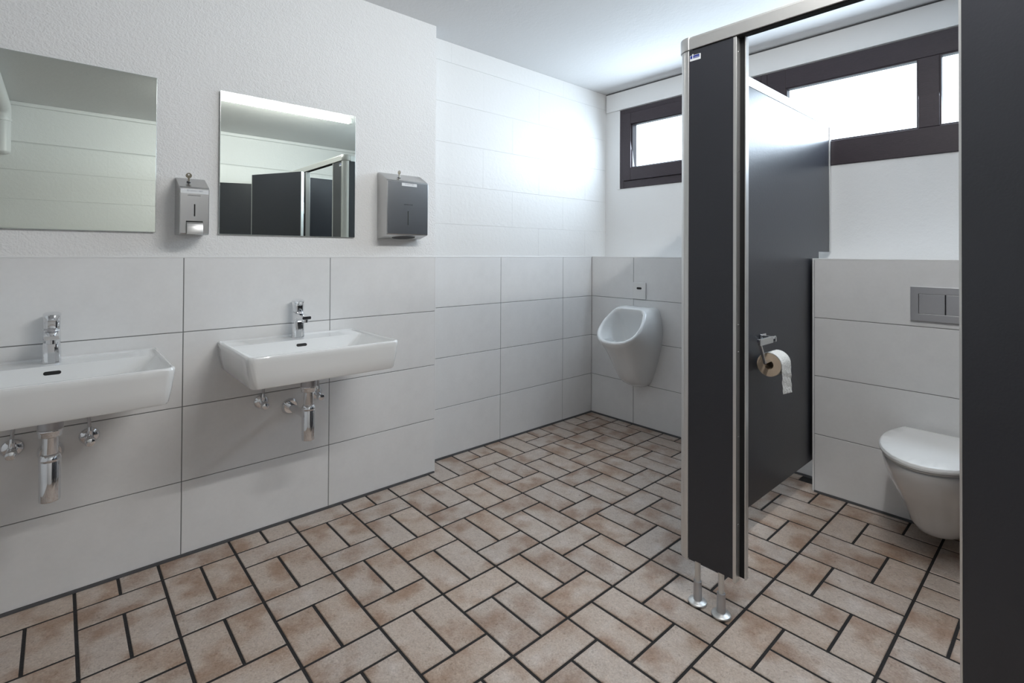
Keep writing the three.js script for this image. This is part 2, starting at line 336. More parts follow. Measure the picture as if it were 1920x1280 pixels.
// windows ----------------------------------------------------
function windowUnit(name, label, x0, x1, panes, sash) {
  const w = struct(name, label), zf = ZU + 0.008, zb = ZU - 0.06, y0 = WY0, y1 = WY1 - 0.001;
  const px0 = panes[0][0], px1 = panes[panes.length - 1][1], by = panes[0][2], ty = panes[0][3];
  const o = sash ? 0.036 : 0; // outer frame, then a sash lying in it
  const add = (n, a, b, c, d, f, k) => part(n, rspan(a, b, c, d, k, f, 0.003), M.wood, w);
  if (sash) {
    add('frame_stile', x0, x0 + o, y0, y1, zf, zb); add('frame_stile', x1 - o, x1, y0, y1, zf, zb);
    add('frame_rail', x0 + o, x1 - o, y0, y0 + 0.055, zf, zb); add('frame_rail', x0 + o, x1 - o, y1 - o, y1, zf, zb);
    const a = x0 + o + 0.002, b = x1 - o - 0.002, c = y0 + 0.057, d = y1 - o - 0.002, q = zf + 0.012;
    add('sash_stile', a, px0, c, d, q, zb); add('sash_stile', px1, b, c, d, q, zb);
    add('sash_rail', px0, px1, c, by, q, zb); add('sash_rail', px0, px1, ty, d, q, zb);
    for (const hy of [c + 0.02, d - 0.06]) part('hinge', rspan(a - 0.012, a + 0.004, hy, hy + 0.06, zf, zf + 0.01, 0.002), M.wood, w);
  } else {
    add('frame_stile', x0 + 0.001, px0, y0, y1, zf, zb); add('frame_stile', px1, x1, y0, y1, zf, zb);
    add('frame_rail', px0, px1, y0, by, zf, zb); add('frame_rail', px0, px1, ty, y1, zf, zb);
    for (let k = 0; k < panes.length - 1; k++) add('mullion', panes[k][1], panes[k + 1][0], by, ty, zf, zb);
  }
  for (const [a, b, c, d] of panes) {
    part('pane', span(a - 0.004, b + 0.004, c - 0.004, d + 0.004, zb + 0.02, zb + 0.026), M.glass, w);
    const f = 0.007, z1 = zf - 0.004, z0 = zb + 0.026;
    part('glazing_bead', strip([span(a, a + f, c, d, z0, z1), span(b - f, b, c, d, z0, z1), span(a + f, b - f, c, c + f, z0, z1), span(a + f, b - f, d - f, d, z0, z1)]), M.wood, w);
  }
}
windowUnit('window_1', 'small high dark brown casement window above the urinal', WX0, 1.243, [PANES[0]], true);
windowUnit('window_2', 'long high dark brown window over the toilet cubicle', 1.243, WX1, [PANES[1], PANES[2]], false);

// ---------------------------------------------------------------- toilet cubicles
const ZP = 1.425; // front face of the cubicle fronts
function foot(parent, x, z) {
  const f = part('foot', strip([cyl(0.0095, 0.0095, [x, 0.05, z], [x, 0.16, z])]), M.alu, parent);
  part('foot_sleeve', cyl(0.0145, 0.0135, [x, 0.014, z], [x, 0.078, z]), M.satin, f);
  const g = lathe([[0, 0.0145], [0.015, 0.0145], [0.018, 0.0135], [0.029, 0.01], [0.0315, 0.0075], [0.032, 0.006], [0.032, 0.0005], [0, 0.0005]]); g.translate(x, 0, z);
  part('foot_flange', g, M.alu, f);
}
{ // front panel with rounded corner post
  const t = thing('cubicle_pilaster', 'dark grey cubicle end panel with rounded aluminium corner post and two feet', 'panel');
  part('panel', rspan(1.603, 1.768, 0.15, 1.947, ZP - 0.03, ZP, 0.001), M.laminate, t);
  const s = new THREE.Shape(), R = 0.042, cx = 1.605, cz = ZP - R; // plan: x, -z
  s.moveTo(cx, -ZP); s.absarc(cx, -cz, R, -Math.PI / 2, -Math.PI, true); s.lineTo(cx - R, -(cz - 0.012)); s.lineTo(cx, -(cz - 0.012)); s.closePath();
  const post = extrude(s, 1.949 - 0.143, { curveSegments: 24 }); post.rotateX(-Math.PI / 2); post.translate(0, 0.143, 0);
  part('corner_post', toCreasedNormals(post, 0.5), M.alu, t);
  part('post_lip', rspan(cx - 0.0025, cx + 0.003, 0.145, 1.949, ZP - 0.01, ZP + 0.0022, 0.001), M.alu, t);
  part('post_rib', rspan(cx - 0.0165, cx - 0.0145, 0.145, 1.949, ZP - 0.01, ZP - 0.0015, 0.0006), M.alu, t);
  // stepped edge profile towards the doorway
  part('edge_profile', strip([rspan(1.768, 1.779, 0.142, 1.947, ZP - 0.026, ZP + 0.002, 0.0012), rspan(1.797, 1.8005, 0.152, 1.947, ZP - 0.042, ZP - 0.02, 0.0008), rspan(1.76, 1.8, 0.152, 1.947, ZP - 0.042, ZP - 0.036, 0.0008)]), M.alu, t);
  part('rubber_seal', rspan(1.778, 1.797, 0.153, 1.947, ZP - 0.036, ZP - 0.026, 0.001), M.rubber, t);
  for (const y of [0.33, 0.62, 0.9, 0.99, 1.5, 1.9]) part('screw', cyl(0.0022, 0.002, [1.7788, y, ZP - 0.014], [1.7802, y, ZP - 0.014], 12), M.chrome, t);
  foot(t, 1.637, 1.411); foot(t, 1.722, 1.411);
}
{ // maker's sticker
  const t = thing('cubicle_sticker', 'small white and blue sticker at top of cubicle end panel', 'sticker', [1.6315, 1.921, ZP]);
  part('sticker_base', rspan(-0.0205, 0.0205, -0.0115, 0.0085, 0, 0.0005, 0.0002), M.labelWhite, t);
  part('sticker_tab', rspan(-0.0118, -0.0068, 0.008, 0.0125, 0, 0.0005, 0.0002), M.labelWhite, t);
  part('blue_field', rspan(-0.0185, 0.0160, -0.0035, 0.0072, 0.0004, 0.0008, 0.0001), M.blue, t);
  part('white_bar', rspan(-0.0108, -0.0078, -0.0055, 0.0105, 0.0007, 0.0011, 0.0001), M.labelWhite, t);
  part('white_line', rspan(-0.0055, 0.014, -0.001, 0.0002, 0.0007, 0.0011, 0.0001), M.labelWhite, t);
}
{ // head rail along the fronts, with rounded corner and return over the side panel
  const t = thing('cubicle_head_rail', 'aluminium head rail running along the top of the cubicle fronts', 'rail');
  part('rail', strip([rspan(1.607, XR - 0.004, 1.951, 1.992, ZP - 0.034, ZP + 0.004, 0.002), rspan(1.607, XR - 0.004, 1.989, 1.997, ZP - 0.034, ZP + 0.001, 0.002)]), M.alu, t);
  const s = new THREE.Shape(), R = 0.048, cx = 1.607, cz = ZP + 0.004 - R;
  s.moveTo(cx, -(ZP + 0.004)); s.absarc(cx, -cz, R, -Math.PI / 2, -Math.PI, true); s.lineTo(cx - R, -(cz - 0.012)); s.lineTo(cx, -(cz - 0.012)); s.closePath();
  const g = extrude(s, 0.043, { curveSegments: 24, bevelEnabled: true, bevelSize: 0.0015, bevelThickness: 0.0015, bevelSegments: 2 }); g.rotateX(-Math.PI / 2); g.translate(0, 1.9525, 0);
  part('corner_cap', toCreasedNormals(g, 0.5), M.alu, t);
  part('cap_seam', rspan(1.6055, 1.609, 1.9505, 1.9975, ZP - 0.01, ZP + 0.0055, 0.0008), M.alu, t);
  part('side_rail', rspan(1.556, 1.594, 1.945, 1.987, ZU + 0.022, ZP - 0.05, 0.002), M.alu, t);
  part('rail_gasket', span(1.62, XR - 0.01, 1.9475, 1.9512, ZP - 0.03, ZP - 0.002), M.rubber, t);
}
function sidePanel(x1, label, front) {
  const t = thing('cubicle_partition', label, 'partition'), x0 = x1 - 0.03;
  const zb = ZU + 0.022, zl = front ? 0.024 : PW + 0.004, yl = front ? 1.243 : 1.215;
  const g = extrude(poly([[-1.382, 0.148], [-zl, 0.148], [-zl, yl], [-zb, yl], [-zb, 1.9465], [-1.382, 1.9465]]), 0.03, { bevelEnabled: true, bevelSize: 0.001, bevelThickness: 0.001, bevelSegments: 1 });
  g.rotateY(Math.PI / 2); g.translate(x0, 0, 0); // shape x -> -z
  part('panel', toCreasedNormals(metreUV(g), 0.3), M.laminate, t);
  part('wall_profile', rspan(x0 - 0.004, x1 + 0.004, yl, 1.945, zb - 0.008, zb + 0.012, 0.001), M.alu, t);
  part('wall_profile', rspan(x0 - 0.002, x1 + 0.002, 0.15, yl - 0.002, zl - 0.006, zl + 0.004, 0.001), M.alu, t);
  return t;
}
sidePanel(1.59, 'dark grey cubicle side partition with toilet paper holder on it', true);
{ const t = sidePanel(2.695, 'dark partition between the two cubicles, seen through doorway in the mirror', false); part('top_profile', rspan(2.66, 2.7, 1.945, 1.951, ZU + 0.022, ZP - 0.05, 0.001), M.alu, t); }
function frontPanel(x0, x1, label, hinge) {
  const t = thing('cubicle_pilaster', label, 'panel');
  part('panel', rspan(x0 + 0.012, x1 - 0.012, 0.15, 1.947, ZP - 0.03, ZP, 0.001), M.laminate, t);
  part('edge_profile', rspan(x0, x0 + 0.012, 0.145, 1.947, ZP - 0.034, ZP + 0.002, 0.0012), M.alu, t);
  part('edge_profile', rspan(x1 - 0.012, x1, 0.145, 1.947, ZP - 0.034, ZP + 0.002, 0.0012), M.alu, t);
  foot(t, x0 + 0.08, 1.411); foot(t, x1 - 0.08, 1.411);
}
frontPanel(2.352, 2.93, 'dark front panel between the two cubicle doors, behind the open door');
frontPanel(3.53, XR - 0.006, 'dark cubicle front panel beside the right wall');
function cubicleDoor(hx, hz, deg, label, w = 0.6) { // hinge edge at hx,hz; 0 degrees lies along +x, positive swings towards the viewer
  const t = thing('cubicle_door', label, 'door', [hx, 0, hz]); t.rotation.y = -deg * Math.PI / 180;
  part('door_leaf', rspan(0.006, w - 0.006, 0.15, 1.945, -0.015, 0.015, 0.001), M.laminate, t);
  part('edge_profile', rspan(0, 0.006, 0.15, 1.945, -0.0155, 0.0155, 0.001), M.alu, t);
  part('edge_profile', rspan(w - 0.006, w, 0.15, 1.945, -0.0155, 0.0155, 0.001), M.alu, t);
  for (const y of [0.35, 1.62]) { const h = part('hinge', rspan(0.001, 0.026, y, y + 0.05, -0.0215, -0.0155, 0.002), M.plasticWhite, t); part('hinge_leaf', rspan(0.001, 0.014, y - 0.05, y, -0.023, -0.016, 0.002), M.plasticWhite, h); }
  return t;
}
cubicleDoor(2.348, ZP + 0.034, 26, 'large dark grey cubicle door standing open at the right edge');
cubicleDoor(3.525, ZP + 0.03, 68, 'second dark cubicle door, open, seen at left of the mirror reflection');

// ---------------------------------------------------------------- toilet paper and holder
{
  const c = [1.648, 0.762, 0.826]; // near end of the roll axis
  const t = thing('paper_holder', 'chrome toilet paper holder with angled arm on the dark partition', 'holder');
  part('wall_plate', rspan(1.5915, 1.6, 0.842, 0.874, 0.735, 0.79, 0.003), M.chrome, t);
  part('bracket', rspan(1.599, 1.658, 0.848, 0.87, 0.772, 0.782, 0.002), M.chrome, t);
  part('bracket_bar', rspan(1.643, 1.656, 0.86, 0.874, 0.772, 0.94, 0.003), M.chrome, t);
  part('cover_flap', rspan(1.6555, 1.6595, 0.848, 0.876, 0.812, 0.942, 0.001), M.alu, t);
  part('arm', rspan(-0.006, 0.006, 0, 0.113, -0.004, 0.004, 0.002), M.chrome, t, [1.65, 0.766, 0.873], [0.53, 0, 0]);
  part('spindle', cyl(0.008, 0.008, [c[0] + 0.002, c[1] + 0.008, 0.73], [c[0] + 0.002, c[1] + 0.008, 0.876], 18), M.chrome, t);
  const r = thing('toilet_paper_roll', 'toilet paper roll on the holder with a loose sheet hanging down', 'paper roll', [c[0], c[1] - 0.008, 0.78]);
  const R = 0.051, ri = 0.019, L = 0.1, ax = (g) => { g.rotateX(Math.PI / 2); return g; };
  part('wound_paper', ax(lathe([[ri + 0.001, -L / 2], [R - 0.002, -L / 2], [R, -L / 2 + 0.003], [R, L / 2 - 0.003], [R - 0.002, L / 2], [ri + 0.001, L / 2]], 48)), M.paper, r);
  for (const s of [-1, 1]) { const g = new THREE.RingGeometry(ri, R - 0.0015, 48, 3); if (s < 0) g.rotateY(Math.PI); g.translate(0, 0, s * (L / 2 + 0.0004)); part('roll_end', g, M.paperEnd, r); }
  part('core', ax(lathe([[ri - 0.0012, -L / 2], [ri + 0.0012, -L / 2], [ri + 0.0012, L / 2], [ri - 0.0012, L / 2], [ri - 0.0012, -L / 2]], 32)), M.cardboard, r);
  // hanging sheet
  const nu = 40, nv = 14, pos = [], uv = [], idx = [];
  for (let i = 0; i <= nu; i++) for (let j = 0; j <= nv; j++) {
    const s = i / nu, w = (j / nv - 0.5) * L * 0.99; let x, y;
    const arc = 0.42;
    if (s < arc) { const a = Math.PI * (0.55 - 0.55 * s / arc); x = (R + 0.0012) * Math.cos(a); y = (R + 0.0012) * Math.sin(a); }
    else { const q = (s - arc) / (1 - arc); y = -q * 0.118 - (0.5 - j / nv) * 0.008 * q; x = R + 0.0012 + q * 0.004 + 0.0016 * Math.min(1, q * 3) * Math.sin(q * 19 + j * 0.9) * Math.sin(j * 0.55 + 1) + 0.0014 * Math.sin(q * 8) * q; }
    pos.push(x, y, w); uv.push(w, s * 0.2); if (i < nu && j < nv) { const a = i * (nv + 1) + j; idx.push(a, a + 1, a + nv + 2, a, a + nv + 2, a + nv + 1); }
  }
  const g = new THREE.BufferGeometry(); g.setAttribute('position', new THREE.Float32BufferAttribute(pos, 3)); g.setAttribute('uv', new THREE.Float32BufferAttribute(uv, 2)); g.setIndex(idx); g.computeVertexNormals();
  const m = M.paper.clone(); m.side = THREE.DoubleSide; part('loose_sheet', g, m, r);
}

// ---------------------------------------------------------------- toilet
{
  const X = 2.135, Z = PW, t = thing('wall_hung_toilet', 'white wall-hung toilet with closed lid in the cubicle', 'toilet', [X, 0, Z + 0.001]);
  const plan = (hwb, hw, zb, zm, zf, y, pw = 1) => { // D-shaped ring, z outwards from the wall
    const r = []; const n = 40;
    for (let k = 0; k <= 6; k++) { const s = k / 6; r.push([-(hwb + (hw - hwb) * Math.sin(s * Math.PI / 2)), y, zb + (zm - zb) * s]); }
    for (let k = 1; k < n; k++) { const a = -Math.PI / 2 + Math.PI * k / n, c = Math.cos(a), sgn = Math.sign(Math.sin(a)); r.push([sgn * hw * Math.pow(Math.abs(Math.sin(a)), pw), y, zm + (zf - zm) * Math.pow(c, pw)]); }
    for (let k = 6; k >= 0; k--) { const s = k / 6; r.push([hwb + (hw - hwb) * Math.sin(s * Math.PI / 2), y, zb + (zm - zb) * s]); }
    return r;
  };
  part('bowl', loft([plan(0.05, 0.055, 0, 0.1, 0.19, 0.062), plan(0.066, 0.074, 0, 0.11, 0.225, 0.066), plan(0.082, 0.092, 0, 0.12, 0.262, 0.082), plan(0.092, 0.102, 0, 0.13, 0.288, 0.11), plan(0.1, 0.11, 0, 0.14, 0.312, 0.15), plan(0.112, 0.124, 0, 0.16, 0.35, 0.2), plan(0.126, 0.14, 0, 0.18, 0.4, 0.25), plan(0.14, 0.157, 0, 0.2, 0.455, 0.305), plan(0.15, 0.169, 0, 0.2, 0.497, 0.355), plan(0.154, 0.175, 0, 0.2, 0.515, 0.39), plan(0.154, 0.175, 0, 0.2, 0.516, 0.404), plan(0.15, 0.171, 0.004, 0.2, 0.51, 0.408)], { crease: 0.9 }), M.ceramic, t);
  part('seat', loft([plan(0.14, 0.172, 0.03, 0.21, 0.512, 0.4105), plan(0.145, 0.177, 0.028, 0.21, 0.519, 0.4125), plan(0.145, 0.178, 0.028, 0.21, 0.52, 0.4165), plan(0.142, 0.174, 0.03, 0.21, 0.515, 0.4195)], { crease: 0.9 }), M.plasticWhite, t);
  const lid = []; for (let k = 0; k <= 6; k++) { const a = k / 6 * Math.PI / 2; const d = 0.012 * (1 - Math.cos(a)); lid.push(plan(0.148 - d, 0.184 - d, 0.024 + d, 0.215, 0.529 - d, 0.4285 + 0.014 * Math.sin(a))); }
  part('lid', loft([plan(0.143, 0.178, 0.03, 0.215, 0.522, 0.421), plan(0.147, 0.183, 0.025, 0.215, 0.528, 0.4225), ...lid, plan(0.1, 0.13, 0.06, 0.22, 0.45, 0.4445), plan(0.05, 0.06, 0.12, 0.22, 0.33, 0.4455)], { crease: 0.9 }), M.plasticWhite, t);
  for (const s of [-1, 1]) part('seat_hinge', cyl(0.011, 0.011, [s * 0.07 - 0.02, 0.421, 0.022], [s * 0.07 + 0.02, 0.421, 0.022], 16), M.plasticWhite, t);
  const f = thing('flush_plate', 'satin grey dual flush plate on the tiles above the toilet', 'flush plate', [2.138, 1.005, PW]);
  const hole = poly([[-0.123, -0.076], [0.123, -0.076], [0.123, 0.076], [-0.123, 0.076]]); const hp = new THREE.Path(); [[-0.0955, -0.046], [-0.0955, 0.046], [0.0955, 0.046], [0.0955, -0.046]].forEach(([a, b], i) => i ? hp.lineTo(a, b) : hp.moveTo(a, b)); hp.closePath(); hole.holes.push(hp);
  part('plate_frame', extrude(hole, 0.008, { bevelEnabled: true, bevelSize: 0.001, bevelThickness: 0.001, bevelSegments: 2 }), M.satin, f, [0, 0, 0.0012]);
  part('plate_back', rspan(-0.097, 0.097, -0.048, 0.048, 0.0002, 0.003, 0.001), M.rubber, f);
  for (const s of [-1, 1]) part('flush_button', rspan(s * 0.0475 - 0.0458, s * 0.0475 + 0.0458, -0.0438, 0.0438, 0.003, 0.0095, 0.0012), M.satin, f);
}

// ---------------------------------------------------------------- urinal
{
  const t = thing('urinal', 'white ceramic urinal with open front bowl on the back wall', 'urinal', [0.44, 0, 0.0006]);
  const n = 72, back = [], rimO = [], ctrl = [];
  // param a: 0 at top centre, clockwise
  const pt = (tab, a) => { // smooth closed interpolation through a mirrored half table: [angle 0..1, ...values]
    let s = a <= 0.5 ? a * 2 : (1 - a) * 2; for (let k = 0; k < tab.length - 1; k++) if (s <= tab[k + 1][0] + 1e-9) { const u = (s - tab[k][0]) / (tab[k + 1][0] - tab[k][0]); const g = (j) => { const p0 = (tab[k - 1] ?? tab[k])[j], p1 = tab[k][j], p2 = tab[k + 1][j], p3 = (tab[k + 2] ?? tab[k + 1])[j]; return 0.5 * (2 * p1 + (p2 - p0) * u + (2 * p0 - 5 * p1 + 4 * p2 - p3) * u * u + (3 * p1 - p0 - 3 * p2 + p3) * u * u * u); }; return tab[k].slice(1).map((_, j) => g(j + 1)); }
  };
  const backT = [[0, 0, 0.852], [0.1, 0.07, 0.852], [0.19, 0.125, 0.85], [0.24, 0.15, 0.838], [0.32, 0.17, 0.79], [0.45, 0.185, 0.7], [0.58, 0.175, 0.59], [0.7, 0.145, 0.47], [0.82, 0.108, 0.36], [0.88, 0.085, 0.315], [0.93, 0.055, 0.295], [1, 0, 0.29]];
  // rim: x, y, z
  const rimT = [[0, 0, 0.847, 0.105], [0.1, 0.06, 0.847, 0.105], [0.19, 0.107, 0.843, 0.11], [0.25, 0.128, 0.832, 0.122], [0.32, 0.146, 0.808, 0.145], [0.45, 0.166, 0.756, 0.2], [0.58, 0.168, 0.704, 0.255], [0.7, 0.148, 0.664, 0.3], [0.82, 0.105, 0.637, 0.334], [0.88, 0.074, 0.629, 0.345], [0.93, 0.045, 0.624, 0.351], [1, 0, 0.622, 0.353]];
  const c1T = [[0, 0, 0.856, 0.035], [0.19, 0.124, 0.853, 0.04], [0.32, 0.178, 0.8, 0.06], [0.45, 0.196, 0.71, 0.08], [0.58, 0.19, 0.58, 0.1], [0.7, 0.15, 0.45, 0.14], [0.82, 0.106, 0.34, 0.175], [0.9, 0.075, 0.296, 0.195], [1, 0, 0.278, 0.2]];
  const c2T = [[0, 0, 0.853, 0.08], [0.19, 0.12, 0.85, 0.085], [0.32, 0.165, 0.81, 0.12], [0.45, 0.188, 0.735, 0.16], [0.58, 0.185, 0.65, 0.2], [0.7, 0.135, 0.565, 0.19], [0.82, 0.09, 0.5, 0.18], [0.9, 0.058, 0.475, 0.176], [1, 0, 0.465, 0.175]];
  for (let k = 0; k < n; k++) { const a = k / n, sg = a <= 0.5 ? 1 : -1, b = pt(backT, a), r = pt(rimT, a), c = pt(c1T, a), e = pt(c2T, a); back.push([sg * b[0], b[1], 0]); rimO.push([sg * r[0], r[1], r[2]]); ctrl.push([[sg * c[0], c[1], c[2]], [sg * e[0], e[1], e[2]]]); }
  const rings = [back]; for (let k = 1; k <= 16; k++) { const s = k / 16, q = 1 - s; rings.push(back.map((b, i) => b.map((v, j) => q * q * q * v + 3 * s * q * q * ctrl[i][0][j] + 3 * s * s * q * ctrl[i][1][j] + s * s * s * rimO[i][j]))); }
  const cen = [0, 0.745, 0.215], nrm = [0, 0.74, 0.67];
  const inset = (f, lift, toC = cen) => rimO.map((p) => p.map((v, j) => v + (toC[j] - v) * f + nrm[j] * lift));
  rings.push(inset(0.035, 0.006), inset(0.085, 0.007), inset(0.135, 0.001), inset(0.17, -0.014));
  const inner = (f, z, y) => rimO.map((p) => [p[0] * f, (p[1] - 0.72) * f * 0.9 + y, Math.max(0.02, (p[2] - 0.2) * f * 0.8 + z)]);
  rings.push(inner(0.78, 0.155, 0.7), inner(0.7, 0.12, 0.655), inner(0.56, 0.1, 0.6), inner(0.36, 0.095, 0.565), inner(0.12, 0.095, 0.55));
  part('body', loft(rings, { crease: 1.2 }), M.ceramic, t);
  for (const s of [-1, 1]) { const g = new THREE.SphereGeometry(0.011, 16, 12); g.scale(0.5, 1, 1); part('fixing_cap', g, M.plasticWhite, t, [s * 0.1835, 0.665, 0.04]); }
  const dg = lathe([[0, 0.004], [0.02, 0.004], [0.026, 0], [0, 0]], 24); part('drain', dg, M.satin, t, [0, 0.551, 0.1]);
  part('spray_nozzle', lathe([[0, 0.012], [0.007, 0.012], [0.009, 0], [0, 0]], 16), M.chrome, t, [0, 0.775, 0.058], [Math.PI / 2, 0, 0]);
  const s = thing('flush_sensor', 'white square flush sensor plate above the urinal', 'sensor plate', [0.439, 0.963, 0.0006]);
  part('plate', rspan(-0.053, 0.053, -0.0585, 0.0585, 0, 0.009, 0.003), M.plasticWhite, s);
  const e = new THREE.Shape(); e.moveTo(-0.013, -0.0075); e.lineTo(0.013, -0.0075); e.absarc(0.013, 0, 0.0075, -Math.PI / 2, Math.PI / 2); e.lineTo(-0.013, 0.0075); e.absarc(-0.013, 0, 0.0075, Math.PI / 2, Math.PI * 1.5);
  part('sensor_eye', extrude(e, 0.001), M.black, s, [0, 0.018, 0.0088]);
}

// ---------------------------------------------------------------- wash basins
function basin(zc, label, order) {
  const t = thing('wash_basin', label, 'basin', [D, 0.85, zc], 'wash basins on the left wall');
  const L = 0.462;
  const ring = (x0, x1, hw, r, rb, y, dyBack = 0) => { // plan rounded rectangle, x outwards
    const out = [], cs = [[x1 - r, hw - r, r, 0], [x0 + rb, hw - rb, rb, 1], [x0 + rb, -hw + rb, rb, 2], [x1 - r, -hw + r, r, 3]];
    for (const [cx, cz, rr, q] of cs) { for (let k = 0; k <= 8; k++) { const a = q * Math.PI / 2 + k / 8 * Math.PI / 2; out.push([cx + rr * Math.cos(a), y + (cx < (x0 + x1) / 2 ? dyBack : 0), cz + rr * Math.sin(a)]); }
      // fill the following straight edge so that the long faces stay smooth
      const nx = cs[(q + 1) % 4], a0 = (q + 1) * Math.PI / 2, A = [cx + rr * Math.cos(a0), cz + rr * Math.sin(a0)], B = [nx[0] + nx[2] * Math.cos(a0), nx[1] + nx[2] * Math.sin(a0)];
      for (let k = 1; k < 8; k++) { const s = k / 8, ya = y + (A[0] < (x0 + x1) / 2 ? dyBack : 0), yb = y + (B[0] < (x0 + x1) / 2 ? dyBack : 0); out.push([A[0] + (B[0] - A[0]) * s, ya + (yb - ya) * s, A[1] + (B[1] - A[1]) * s]); } }
    return out;
  };
  const rings = [ring(0.03, L - 0.05, 0.255, 0.02, 0.01, -0.119), ring(0.001, L - 0.022, 0.274, 0.022, 0.01, -0.12), ring(0.001, L - 0.014, 0.280, 0.025, 0.008, -0.1185), ring(0.001, L - 0.010, 0.284, 0.027, 0.008, -0.112),
    ring(0.001, L - 0.004, 0.2925, 0.03, 0.006, -0.07), ring(0.001, L - 0.001, 0.2985, 0.03, 0.005, -0.025), ring(0.001, L, 0.3, 0.03, 0.005, -0.008), ring(0.001, L - 0.0015, 0.2985, 0.029, 0.005, -0.003), ring(0.002, L - 0.005, 0.295, 0.026, 0.005, -0.0005),
    ring(0.004, L - 0.010, 0.290, 0.022, 0.005, -0.0006), ring(0.006, L - 0.0135, 0.2865, 0.02, 0.005, -0.0035), ring(0.010, L - 0.016, 0.284, 0.018, 0.006, -0.0075),
    ring(0.118, L - 0.018, 0.282, 0.018, 0.016, -0.0125, 0.003), ring(0.126, L - 0.022, 0.272, 0.02, 0.02, -0.02), ring(0.15, L - 0.034, 0.235, 0.03, 0.03, -0.05), ring(0.165, L - 0.048, 0.19, 0.04, 0.035, -0.08), ring(0.18, L - 0.07, 0.145, 0.05, 0.04, -0.096), ring(0.205, L - 0.11, 0.09, 0.05, 0.04, -0.1035), ring(0.24, L - 0.17, 0.04, 0.025, 0.025, -0.106)];
  part('bowl', loft(rings, { crease: 0.75 }), M.ceramic, t);
  const e = new THREE.Shape(), a = 0.0155, r = 0.0068; e.moveTo(-a, -r); e.lineTo(a, -r); e.absarc(a, 0, r, -Math.PI / 2, Math.PI / 2); e.lineTo(-a, r); e.absarc(-a, 0, r, Math.PI / 2, Math.PI * 1.5);
  const o = part('overflow_slot', extrude(e, 0.0015), M.black, t, [0.1345, -0.0315, 0.0]); o.rotation.set(0, Math.PI / 2, 0, 'YXZ'); o.rotation.x = -0.68;
  part('drain_plug', lathe([[0, 0.006], [0.026, 0.005], [0.03, 0.001], [0.031, -0.002], [0, -0.002]], 32), M.chrome, t, [0.262, -0.104, 0]);
  return t;
}
function faucet(z, label) {
  const t = thing('basin_faucet', label, 'faucet', [D + 0.052, 0.842, z], 'chrome basin taps');
  const el = (rx, rz, y, cx = 0, e = 2.6) => { const r = []; for (let k = 0; k < 40; k++) { const a = k / 40 * Math.PI * 2, c = Math.cos(a), s = Math.sin(a); r.push([cx + rx * Math.sign(c) * Math.pow(Math.abs(c), 2 / e), y, rz * Math.sign(s) * Math.pow(Math.abs(s), 2 / e)]); } return r; };
  part('body', loft([el(0.0255, 0.0255, 0), el(0.0265, 0.0262, 0.0015), el(0.0255, 0.0252, 0.03), el(0.024, 0.0238, 0.07), el(0.0235, 0.0232, 0.1), el(0.0232, 0.0228, 0.1105), el(0.0225, 0.022, 0.112)], { crease: 0.5 }), M.chrome, t);
  part('cartridge_ring', cyl(0.0208, 0.0208, [0, 0.111, 0], [0, 0.116, 0], 32), M.satin, t);
  // spout: sections along x
  const sec = (x, w, y0, y1) => { const r = [], b = Math.min(w, (y1 - y0)) * 0.3; for (const [cy, cz, q] of [[y1 - b, w - b, 0], [y1 - b, -w + b, 1], [y0 + b, -w + b, 2], [y0 + b, w - b, 3]]) for (let k = 0; k <= 5; k++) { const a = q * Math.PI / 2 + k / 5 * Math.PI / 2; r.push([x, cy + b * Math.sin(a), cz + b * Math.cos(a)]); } return r; };
  part('spout', loft([sec(0.0, 0.0215, 0.056, 0.1095), sec(0.02, 0.0215, 0.068, 0.11), sec(0.045, 0.021, 0.081, 0.1085), sec(0.075, 0.0205, 0.0855, 0.106), sec(0.103, 0.02, 0.0875, 0.1035), sec(0.108, 0.0185, 0.0895, 0.102)], { crease: 0.6 }), M.chrome, t);
  const a = part('aerator', cyl(0.0135, 0.0145, [0.088, 0.074, 0], [0.087, 0.09, 0], 28), M.chrome, t); part('aerator_mesh', cyl(0.0115, 0.0115, [0.0882, 0.0735, 0], [0.088, 0.0745, 0], 24), M.black, a);
  part('lever', loft([el(0.0225, 0.0222, 0.1165), el(0.0232, 0.0228, 0.1178), el(0.0232, 0.0228, 0.138), el(0.0232, 0.0228, 0.1515), el(0.0238, 0.0232, 0.1565, 0), el(0.0275, 0.0242, 0.162, -0.001), el(0.029, 0.0238, 0.165, -0.001), el(0.026, 0.021, 0.1668, -0.001)].map((r, k) => k < 4 ? r : r.map(([x, y, zz]) => [x, y - x * 0.13, zz])), { crease: 0.5 }), M.chrome, t);
  return t;
}
